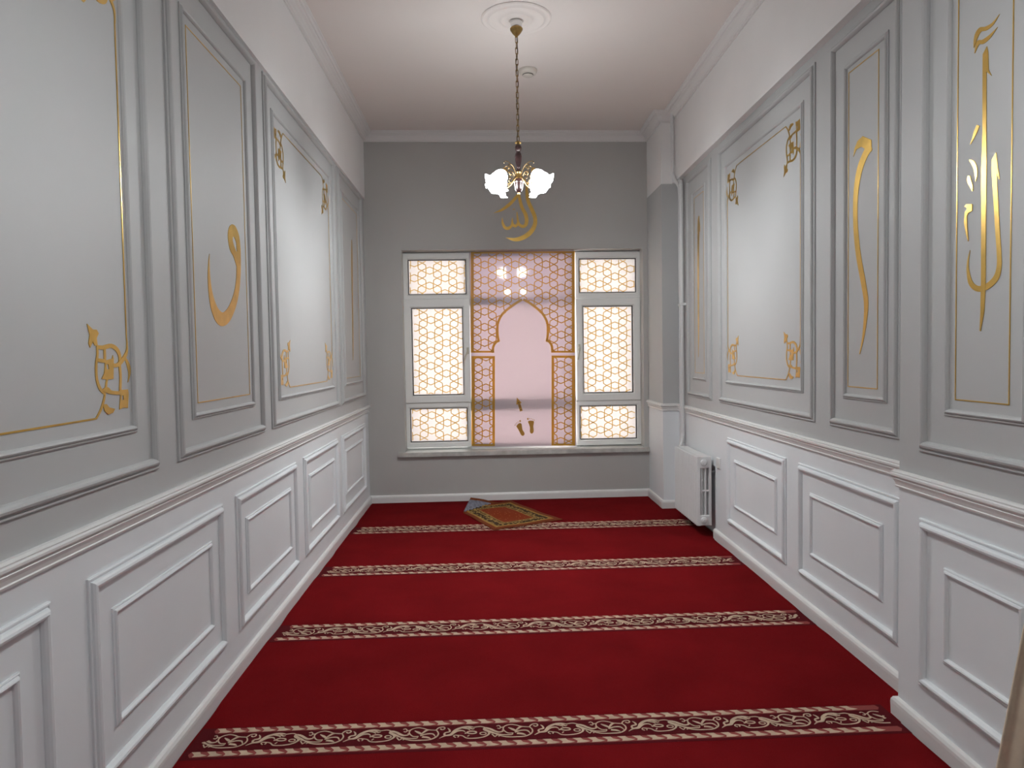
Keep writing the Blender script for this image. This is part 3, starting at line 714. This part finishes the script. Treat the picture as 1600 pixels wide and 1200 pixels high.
def stripe(ya, yb_, lab):
    """ya..yb_: near and far edge at x=0"""
    wid = yb_-ya; ym = (ya+yb_)/2
    xs0 = XL+AL*ym+.05; xs1 = (XN if ym < Y_BAY else XR)+AR*ym-.045
    if 6.0 < ym < 6.5: xs1 = XR+AR*ym-.03
    def fn(x, v, n): return Vector((x, ya+v*wid+SKC(x), .0008+n))
    mb = MB(); N = 60; g = .07
    out = []
    for i in range(N+1):
        x = xs0-.02+(xs1+.02-xs0+.02)*i/N; out.append(x)
    vs = [fn(x, -g, 0) for x in out]+[fn(x, 1+g*.4, 0) for x in out]+[fn(x, -g-.02, -.0025) for x in out]
    mb.add(vs, [(i, i+1, N+2+i, N+1+i) for i in range(N)]+[(2*N+2+i, 2*N+3+i, i+1, i) for i in range(N)])
    st = rel(croot, mb.build('border_stripe', CARPETD, recalc=False))
    d = Decal(fn, .0006, .00002); rp = .18      # rope bands
    for v0, v1 in ((0.0, rp), (1-rp, 1.0)):
        e0 = .035 if v0 > .5 else 0.0
        d.poly([(xs0+e0+.012, v0), (xs1-.012, v0), (xs1, (v0+v1)/2), (xs1-.008, v1), (xs0+e0+.004, v1), (xs0+e0, (v0+v1)/2)], mi=1)
    d.t = .0013; pr = .0585; n_ = int((xs1-xs0-.03)/pr)
    for v0, v1 in ((0.0, rp), (1-rp, 1.0)):
        e0 = .035 if v0 > .5 else 0.0; h_ = v1-v0
        for i in range(n_ if not e0 else n_-1):
            x = xs0+e0+.012+i*pr
            d.poly([(x-.006, v1), (x+.026, v1), (x+.034, v0+h_*.62), (x+.060, v0+h_*.30), (x+.040, v0+h_*.12), (x+.008, v0+h_*.10), (x+.012, v0+h_*.45)][::-1], mi=0)
    b = d.mb.build('rope_edge', [CREAM, ROSE]); b.parent = st
    for v in b.data.vertices: v.co -= croot.location
    d = Decal(fn, .0006); lo, hi = rp+.03, 1-rp-.03; nper = int((xs1-xs0)/PER)+3
    for p in range(-1, nper):
        for pts, w in MOT:
            ww = [x/920*PER for x in w] if isinstance(w, (list, tuple)) else w/920*PER
            q = [(xs0+(p+.12+u)*PER, min(hi, max(lo, lo+v*(hi-lo)))*wid) for u, v in pts]
            L_, R_ = stroke2d(q, [x*2.0 for x in ww] if isinstance(ww, list) else ww*2.0, 4)
            keep = [i for i in range(len(L_)) if xs0+.02+(.03 if L_[i][1]/wid > .6 else 0) < L_[i][0] < xs1-.02]
            if len(keep) < 2 or keep[-1]-keep[0] != len(keep)-1: continue
            d.strip([(L_[i][0], L_[i][1]/wid) for i in keep], [(R_[i][0], R_[i][1]/wid) for i in keep])
    b = d.build('scroll_pattern', CREAM); b.parent = st
    for v in b.data.vertices: v.co -= croot.location
for ya, yb_ in ((2.700, 2.908), (3.815, 4.028), (4.935, 5.150), (6.110, 6.335)): stripe(ya, yb_, '')

# ================================================================== PRAYER RUG with a turned-up corner
A_, B_, C_, D_ = Vector((.01, 6.115, 0)), Vector((.63, 6.455, 0)), Vector((.215, 7.285, 0)), Vector((-.345, 7.02, 0))
rroot = tag(empty('prayer_rug', (.13, 6.7, .002)), 'small orange and gold patterned prayer rug with one corner turned up', 'rug')
m = bpy.data.materials.new('prayer_rug_pattern'); m.use_nodes = True; nt = m.node_tree; b = nt.nodes['Principled BSDF']; b.inputs['Roughness'].default_value = .9; b.inputs['Specular IOR Level'].default_value = .1
uvn = nt.nodes.new('ShaderNodeUVMap'); sep = nt.nodes.new('ShaderNodeSeparateXYZ'); nt.links.new(uvn.outputs[0], sep.inputs[0])
def math_(op, a, b_=None, c=None):
    n = nt.nodes.new('ShaderNodeMath'); n.operation = op
    for i, v in enumerate((a, b_, c)):
        if v is None: continue
        if isinstance(v, (int, float)): n.inputs[i].default_value = v
        else: nt.links.new(v, n.inputs[i])
    return n.outputs[0]
du = math_('ABSOLUTE', math_('SUBTRACT', sep.outputs[0], .5)); dv = math_('ABSOLUTE', math_('SUBTRACT', sep.outputs[1], .5))
ed = math_('MINIMUM', math_('MULTIPLY', math_('SUBTRACT', .5, du), .68), math_('SUBTRACT', .5, dv))   # distance to edge, rug lengths
ramp = nt.nodes.new('ShaderNodeValToRGB'); cr_ = ramp.color_ramp; cr_.interpolation = 'CONSTANT'
stops = [(0, (.16, .035, .012)), (.045, (.30, .15, .03)), (.055, (.27, .17, .045)), (.075, (.045, .025, .012)), (.135, (.26, .17, .05)), (.15, (.10, .05, .02)), (.175, (.27, .16, .04)), (.19, (.20, .030, .008))]
while len(cr_.elements) < len(stops): cr_.elements.new(.5)
for e, (p, c) in zip(cr_.elements, stops): e.position = p; e.color = (*c, 1)
nt.links.new(ed, ramp.inputs[0])
mp = nt.nodes.new('ShaderNodeMapping'); nt.links.new(uvn.outputs[0], mp.inputs[0]); mp.inputs['Scale'].default_value = (22, 32, 1)
vo = nt.nodes.new('ShaderNodeTexVoronoi'); nt.links.new(mp.outputs[0], vo.inputs[0]); vo.inputs['Scale'].default_value = 1.0
cmp_ = math_('LESS_THAN', vo.outputs['Distance'], .36); band = math_('MULTIPLY', math_('GREATER_THAN', ed, .06), math_('LESS_THAN', ed, .185))
fld = math_('MULTIPLY', math_('GREATER_THAN', ed, .19), math_('LESS_THAN', vo.outputs['Distance'], .17))
mxa = nt.nodes.new('ShaderNodeMix'); mxa.data_type = 'RGBA'; nt.links.new(math_('MULTIPLY', cmp_, band), mxa.inputs['Factor']); nt.links.new(ramp.outputs[0], mxa.inputs['A']); mxa.inputs['B'].default_value = (.34, .235, .08, 1)
mxb = nt.nodes.new('ShaderNodeMix'); mxb.data_type = 'RGBA'; nt.links.new(fld, mxb.inputs['Factor']); nt.links.new(mxa.outputs['Result'], mxb.inputs['A']); mxb.inputs['B'].default_value = (.42, .15, .06, 1)
nt.links.new(mxb.outputs['Result'], b.inputs['Base Color']); RUGM = m
Fa, Fb = Vector((-.262, 6.84, 0)), Vector((.02, 7.19, 0)); fd = (Fb-Fa).normalized(); fnrm = Vector((-fd.y, fd.x, 0))
def rugp(u, v, dz=0):
    p = (A_*(1-u)+B_*u)*(1-v)+(D_*(1-u)+C_*u)*v; p = p.copy()
    s_ = (p-Fa).dot(fnrm); z = .004+.0025*sin(u*9+v*5)+.002*sin(v*14)+.002
    if s_ > 0:
        base = p-fnrm*s_; ang = radians(min(88, 35+s_*600)); p = base+fnrm*(s_*.30); z += s_*.50
        p += fd*(.35*s_)
    return Vector((p.x, p.y, z+dz))-rroot.location
def rug_mesh(name, u0, u1, v0, v1, nu, nv, m, dz=0, flap=False):
    vs = []; uvs = []
    for j in range(nv+1):
        for i in range(nu+1):
            u = u0+(u1-u0)*i/nu; v = v0+(v1-v0)*j/nv; vs.append(rugp(u, v, dz)); uvs.append((u, v))
    fs = []; mi = []
    for j in range(nv):
        for i in range(nu):
            f = (j*(nu+1)+i, j*(nu+1)+i+1, (j+1)*(nu+1)+i+1, (j+1)*(nu+1)+i); fs.append(f)
            uc, vc = uvs[f[0]][0]+.5*(u1-u0)/nu, uvs[f[0]][1]+.5*(v1-v0)/nv
            p = (A_*(1-uc)+B_*uc)*(1-vc)+(D_*(1-uc)+C_*uc)*vc; mi.append(1 if (p-Fa).dot(fnrm) > .012 else 0)
    me = bpy.data.meshes.new(name); me.from_pydata([tuple(v) for v in vs], [], fs); uvl = me.uv_layers.new(name='UVMap')
    for lp in me.loops: uvl.data[lp.index].uv = uvs[lp.vertex_index]
    for mm in m: me.materials.append(mm)
    me.polygons.foreach_set('material_index', mi); me.polygons.foreach_set('use_smooth', [True]*len(fs)); me.update()
    o = bpy.data.objects.new(name, me); C.objects.link(o); o.parent = rroot
    sm = o.modifiers.new('thick', 'SOLIDIFY'); sm.thickness = .004; sm.offset = -1
    return o
rug_mesh('rug_body', 0, 1, 0, 1, 36, 48, [RUGM, RUGBACK])
for nm, v0, v1 in (('fringe', -.035, 0.0), ('fringe', 1.0, 1.03)):
    mb = MB(); rr = random.Random(5)
    for i in range(90):
        u = (i+.5)/90; a = rugp(u, v0 if v0 < 0 else v1); c = rugp(u+.004*rr.uniform(-1, 1), v1 if v0 < 0 else v0); w = (B_-A_).normalized()*.0022
        mb.add([a-w, a+w, c+w, c-w, a-w+Vector((0, 0, .003)), a+w+Vector((0, 0, .003)), c+w+Vector((0, 0, .003)), c-w+Vector((0, 0, .003))], [(0, 1, 2, 3), (4, 7, 6, 5), (0, 4, 5, 1), (1, 5, 6, 2), (2, 6, 7, 3), (3, 7, 4, 0)])
    o = mb.build('fringe', FRINGE, rroot)

# ================================================================== CHANDELIER
CHX, CHY = .224, 4.93
ch = tag(empty('chandelier', (CHX, CHY, ZC)), 'four arm brass chandelier with glowing flower glass shades and dark wooden stem', 'chandelier')
O = Vector((0, 0, -ZC))
def chz(z): return z-ZC
mb = MB(); mb.lathe([(0, chz(3.748)), (.038, chz(3.748)), (.040, chz(3.742)), (.036, chz(3.705)), (.034, chz(3.70)), (0, chz(3.70))], seg=24); mb.build('ceiling_cup', CHROME, ch, True)
mb = MB(); mb.lathe([(0, chz(3.706)), (.036, chz(3.706)), (.043, chz(3.697)), (.042, chz(3.688)), (.026, chz(3.664)), (.012, chz(3.650)), (.007, chz(3.640)), (0, chz(3.638))], seg=24); mb.build('canopy', BRASS, ch, True)
mb = MB(); mb.tube([(0, 0, chz(3.745)), (0, 0, 0)], .006, 8); mb.build('hook', CHROME, ch)
ztop, zbot = 3.642, 2.944; NL = 19; pl = (ztop-zbot)/NL
lk = None
for i in range(NL):
    zc_ = chz(ztop-(i+.5)*pl)
    if lk is None:
        mb = MB(); hh, rr = pl*.62, .0085; pts = []
        for k in range(16):
            a = 2*pi*k/16; pts.append((rr*cos(a), 0, (hh-rr)*(1 if sin(a) > 0 else -1 if sin(a) < 0 else 0)+rr*sin(a)))
        mb.tube(pts, .0026, 6, closed=True); lk = mb.build('chain_link', DBRASS, ch, True); o = lk
    else:
        o = lk.copy(); C.objects.link(o); o.parent = ch
    o.location = (0, 0, zc_); o.rotation_euler = (0, 0, .35+(pi/2 if i % 2 else 0))
mb = MB(); mb.tube([(.006*sin(i*.9), .005*cos(i*1.1), chz(ztop-(ztop-zbot)*i/20)) for i in range(21)], .0022, 6); mb.build('cable', DARK, ch, True)
mb = MB(); mb.lathe([(0, chz(2.952)), (.006, chz(2.952)), (.006, chz(2.944)), (.022, chz(2.942)), (.023, chz(2.934)), (.014, chz(2.930)), (.012, chz(2.922)), (0, chz(2.922))], seg=20); mb.build('top_cap', BRASS, ch, True)
mb = MB(); mb.lathe([(0, chz(2.926)), (.013, chz(2.926)), (.020, chz(2.918)), (.0235, chz(2.905)), (.020, chz(2.890)), (.013, chz(2.880)), (.015, chz(2.874)), (.021, chz(2.862)), (.0245, chz(2.845)), (.022, chz(2.82)), (.016, chz(2.79)), (.0125, chz(2.775)), (.015, chz(2.770)), (.012, chz(2.764)), (.014, chz(2.752)), (.017, chz(2.748)), (.0185, chz(2.742)), (0, chz(2.742))], seg=24); mb.build('stem', WOOD, ch, True)
mb = MB(); mb.lathe([(0, chz(2.745)), (.021, chz(2.745)), (.024, chz(2.738)), (.021, chz(2.732)), (.021, chz(2.710)), (.025, chz(2.705)), (.025, chz(2.697)), (0, chz(2.697))], seg=24); mb.build('collar', BRASS, ch, True)
mb = MB(); mb.lathe([(0, chz(2.70)), (.022, chz(2.70)), (.0245, chz(2.69)), (.030, chz(2.672)), (.031, chz(2.655)), (.026, chz(2.625)), (.017, chz(2.608)), (.011, chz(2.603)), (0, chz(2.603))], seg=24); urn = mb.build('urn', WOOD, ch, True)
mb = MB(); mb.lathe([(.0302, chz(2.676)), (.0335, chz(2.674)), (.0335, chz(2.669)), (.0302, chz(2.667))], seg=24)
mb.build('urn_band', CHROME, urn, True)
mb = MB(); mb.lathe([(0, chz(2.606)), (.009, chz(2.605)), (.008, chz(2.600)), (.0095, chz(2.594)), (.007, chz(2.588)), (0, chz(2.586))], seg=16); mb.build('finial', BRASS, ch, True)
def arm_pts(a):
    P = [(.02, 2.715), (.040, 2.690), (.070, 2.658), (.100, 2.652), (.124, 2.672), (.134, 2.704), (.128, 2.728)]
    return [(r*cos(a), r*sin(a), chz(z)) for r, z, in cr(P, 5)]
ANG = [radians(x) for x in (38, 142, 218, 322)]
shade_mesh = None
for a in ANG:
    mb = MB(); mb.tube(arm_pts(a), .0042, 8)
    def sc(P, r=.003):
        mb.tube([(x*cos(a), x*sin(a), chz(z)) for x, z in cr(P, 6)], r, 6)
    sc([(.022, 2.728), (.040, 2.765), (.066, 2.785), (.088, 2.776), (.090, 2.757), (.076, 2.752), (.072, 2.764)])
    sc([(.035, 2.712), (.052, 2.733), (.070, 2.737), (.080, 2.722), (.070, 2.710), (.060, 2.718)])
    sc([(.066, 2.785), (.095, 2.798), (.118, 2.795), (.126, 2.782)], .0028)
    sc([(.05, 2.695), (.058, 2.672), (.074, 2.660), (.086, 2.668), (.080, 2.678)], .0028)
    arm = mb.build('arm', DBRASS, ch, True)
    tip = Vector((.124*cos(a), .124*sin(a), chz(2.734))); ax = Vector((cos(a)*.60, sin(a)*.60, -.80)).normalized()
    mb = MB(); mb.lathe([(0, -.012), (.015, -.012), (.019, -.004), (.019, .014), (.022, .018), (0, .018)], tip, ax, 16); mb.build('socket', BRASS, arm, True)
    mb = MB()
    def ruf(r, z, t, j):
        k = max(0, (j-4)/6.0); return (r*(1+.13*k*k*cos(6*t)), z+.010*k*k*cos(6*t+pi))
    prof = [(.017, .010), (.030, .020), (.042, .036), (.049, .054), (.052, .070), (.054, .084), (.058, .096), (.064, .106), (.071, .113), (.078, .118), (.083, .120)]
    mb.lathe(prof, tip, ax, 36, ruffle=ruf)
    mb.build('shade', SHADE, ch, True)
    mb = MB(); mb.lathe([(0, .030), (.012, .034), (.022, .055), (.026, .075), (.020, .093), (0, .102)], tip, ax, 14)
    mb.build('bulb', BULB, ch, True)

# ceiling rose
mb = MB(); prof = [(0, 0), (.235, 0), (.238, -.004), (.228, -.010), (.215, -.007), (.205, -.006), (.198, -.009), (.186, -.016), (.172, -.012), (.150, -.006), (.125, -.006), (.115, -.010), (.104, -.016), (.092, -.012), (.085, -.008), (.070, -.009), (.060, -.014), (.050, -.018), (.040, -.014), (0, -.014)]
mb.lathe(prof, seg=64); o = mb.build('ceiling_rose', CEIL, None, True); o.location = (CHX, CHY, ZC); tag(o, 'round white ringed plaster rose on the ceiling above the chandelier', 'ceiling rose')
# second lamp of the pair, hanging nearer than the picture's top edge (the glossy board mirrors it)
def copy_tree(o, parent=None):
    c = o.copy(); C.objects.link(c); c.parent = parent
    for q_ in list(o.children): copy_tree(q_, c)
    return c
CH2 = (.25, 1.75)
c2 = copy_tree(ch)
for q_ in c2.children:
    nm_ = q_.name.split('.')[0]
    if nm_ in ('shade', 'bulb'):
        q_.material_slots[0].link = 'OBJECT'; q_.material_slots[0].material = SHADE2 if nm_ == 'shade' else BULB2
c2.location = (*CH2, ZC); c2['label'] = 'second brass chandelier above the near end, seen only mirrored in the pink board'
# smoke detector
sd = tag(empty('smoke_detector', (.350, 5.80, ZC)), 'round ivory smoke detector on the ceiling behind the chandelier chain', 'smoke detector')
mb = MB(); mb.lathe([(0, 0), (.072, 0), (.074, -.006), (.072, -.020), (.062, -.034), (.048, -.038), (0, -.038)], seg=32); mb.build('base', PLASTIC, sd, True)
mb = MB(); mb.lathe([(.040, -.036), (.041, -.046), (.034, -.052), (.018, -.054), (0, -.054)], seg=28); mb.build('sensor_cap', PLASTIC, sd, True)
mb = MB(); mb.lathe([(.0405, -.0385), (.0425, -.0385), (.0425, -.0425), (.0405, -.0425)], seg=28); mb.build('vent_slot', DARK, sd)

# ================================================================== RADIATOR AND PIPES
RY0, RY1, RX0, RX1, RZ0, RZ1 = 5.725, 6.425, 1.660, 1.785, .092, .655
rad = tag(empty('radiator', (RX0, RY0, RZ0)), 'white cast iron column radiator mounted below the pipes on the right wall', 'radiator')
NS = 14; sp = (RY1-RY0)/NS; dpt = RX1-RX0; hh = RZ1-RZ0
def rbox(mb, x0, x1, y0, y1, z0, z1, e=.006):
    vs = []
    for z, q in ((z0, e), (z0+e, 0), (z1-e, 0), (z1, e)):
        vs += [(x0+q, y0+q, z), (x1-q, y0+q, z), (x1-q, y1-q, z), (x0+q, y1-q, z)]
    fs = [(3, 2, 1, 0), (12, 13, 14, 15)]
    for i in range(3):
        for j in range(4): fs.append((i*4+j, i*4+(j+1) % 4, i*4+4+(j+1) % 4, i*4+4+j))
    mb.add(vs, fs)
w = sp-.018
mb = MB()
prof_ = [(.034, 0), (.018, .0008), (.009, .004), (.003, .009), (0, w/2), (.003, w-.009), (.009, w-.004), (.018, w-.0008), (.034, w)]
mb.add([(x, y, z) for z, k_ in ((0, 1), (.006, 0), (hh-.006, 0), (hh, 1)) for x, y in ((x+.004*k_, y) for x, y in prof_)],
       [(r*9+i, r*9+i+1, r*9+i+10, r*9+i+9) for r in range(3) for i in range(8)]+[tuple(range(8, -1, -1)), tuple(range(27, 36))])
#                       # flat front column
rbox(mb, dpt-.020, dpt, 0, w, 0, hh, .004)
rbox(mb, .01, dpt-.005, .001, w-.001, 0, .085, .006); rbox(mb, .01, dpt-.005, .001, w-.001, hh-.095, hh, .004)
for cx in (.047, .080):
    mb.lathe([(.0085, .07), (.0085, hh-.08)], (cx, w/2, 0), seg=10)
for cx in (.030, .0635, .097): rbox(mb, cx-.010, cx+.010, w/2-.008, w/2+.008, hh*.5-.008, hh*.5+.008, .003)
sec = mb.build('section', RADW, rad, False)
for i in range(1, NS):
    o = sec.copy(); C.objects.link(o); o.parent = rad; o.location = (0, i*sp, 0)
for zz in (.045, hh-.048):
    mb = MB(); mb.lathe([(0, -.022), (.012, -.022), (.013, -.016), (.022, -.014), (.027, -.006), (.027, .004), (0, .004)], (.062, 0, zz), (0, 1, 0), 6 if False else 20); mb.build('plug', RADW, rad, True)
for zz in (.045, hh-.048):
    mb = MB(); mb.tube([(.062, .01, zz), (.062, RY1-RY0-.012, zz)], .018, 10); mb.build('header', RADW, rad, True)
for yy in (.12, .58):
    mb = MB(); mb.tube([(dpt-.03, yy, hh*.75), (XR+AR*(RY0+yy)+.05-RX0, yy, hh*.75)], .008, 8); mb.build('wall_bracket', METALW, rad)
# flow pipe: down the beam, off-set under it, down the wall to the radiator
yy = 6.60
bxp = XR+AR*yy; z_in = RZ1-.048
fl = tag(empty('heating_pipe', (bxp-.045, yy, RZ1)), 'thick white heating pipe bending under the beam down to the radiator', 'pipe')
P = [(bxp-SR-.030, 6.70, ZC-.05), (bxp-SR-.030, 6.70, 3.23), (bxp-SR-.029, 6.70, 3.17), (bxp-SR-.020, 6.67, 3.10), (bxp-.045, 6.62, 3.04), (bxp-.037, 6.565, 2.97), (bxp-.035, 6.555, 2.90), (bxp-.035, 6.555, .84), (bxp-.038, 6.552, .75), (bxp-.055, 6.530, .668), (RX0+.062, 6.49, z_in), (RX0+.062, RY1-.01, z_in)]
mb = MB(); mb.tube(cr(P, 5), .0165, 12); rel(fl, mb.build('pipe_run', METALW, None, True))
mb = MB(); mb.box(RW, 6.537, 6.573, -.004, .054, 1.93, 1.955); rel(fl, mb.build('pipe_clip', METALW))
rp = tag(empty('heating_pipe', (bxp-.035, 6.64, RZ0)), 'thin white return pipe running down the corner behind the thick one', 'pipe')
P = [(bxp-.034, 6.635, 3.10), (bxp-.034, 6.635, 2.9), (bxp-.034, 6.635, .80), (bxp-.034, 6.635, .20), (bxp-.05, 6.60, .145), (RX0+.062, 6.50, RZ0+.045), (RX0+.062, RY1-.01, RZ0+.045)]
mb = MB(); mb.tube(cr(P, 5), .0095, 10); rel(rp, mb.build('pipe_run', METALW, None, True))
mb = MB(); mb.box(RW, 6.62, 6.65, -.004, .05, 1.93, 1.95); rel(rp, mb.build('pipe_clip', METALW))
mb = MB(); mb.lathe([(0, -.03), (.014, -.03), (.017, -.02), (.017, .02), (.014, .03), (0, .03)], (bxp-.036, 6.552, .80), None, 12); rel(fl, mb.build('coupling', METALW, None, True))

# wall socket
so = tag(empty('wall_socket', RW(5.588, 0, .62)), 'white square wall socket between the radiator and the lower panel', 'socket')
mb = MB()
q = [RW(5.588+a, n, .622+b) for n, s_ in ((0, .042), (.010, .042), (.014, .036)) for a, b in ((-s_, -s_), (s_, -s_), (s_, s_), (-s_, s_))]
mb.add(q, [(0, 1, 5, 4), (1, 2, 6, 5), (2, 3, 7, 6), (3, 0, 4, 7), (4, 5, 9, 8), (5, 6, 10, 9), (6, 7, 11, 10), (7, 4, 8, 11), (8, 9, 10, 11)]); rel(so, mb.build('plate', SOCKETW))
mb = MB(); mb.lathe([(.022, .0142), (.020, .0142), (.019, .006), (0, .006)], RW(5.588, 0, .622), (-1, 0, 0), 20); rel(so, mb.build('recess', SOCKETW, None, True))
mb = MB()
for dy in (-.0095, .0095): mb.lathe([(.003, .0065), (0, .0068)], RW(5.588+dy, 0, .622), (-1, 0, 0), 8)
rel(so, mb.build('pin_hole', DARK))

# ================================================================== CURTAIN swept against the near right wall
ct = tag(empty('curtain', (1.45, 1.92, 0)), 'beige cloth curtain edge at the near right corner of the room', 'curtain')
mb = MB(); nu, nz = 40, 30; vs = []
for j in range(nz+1):
    z = .015+2.2*j/nz
    xl_ = 1.366+.185*z if z < 1.2 else 1.366+.185*1.2+.02*(z-1.2); xr_ = XN+AR*1.95-.012
    for i in range(nu+1):
        u = i/nu; amp = .016*(1-.5*j/nz); vs.append((xl_+(xr_-xl_)*u-1.45, 1.95+amp*sin(u*16)*min(1, u*4)-1.92, z))
mb.add(vs, [(j*(nu+1)+i, j*(nu+1)+i+1, (j+1)*(nu+1)+i+1, (j+1)*(nu+1)+i) for j in range(nz) for i in range(nu)])
o = mb.build('cloth', BEIGE, ct, True, recalc=False); sm = o.modifiers.new('thick', 'SOLIDIFY'); sm.thickness = .004
mb = MB(); mb.tube([(.14, .03, 2.22), (XN+AR*1.95-1.45-.005, .03, 2.22)], .012, 10); mb.build('rail', METALW, ct, True)
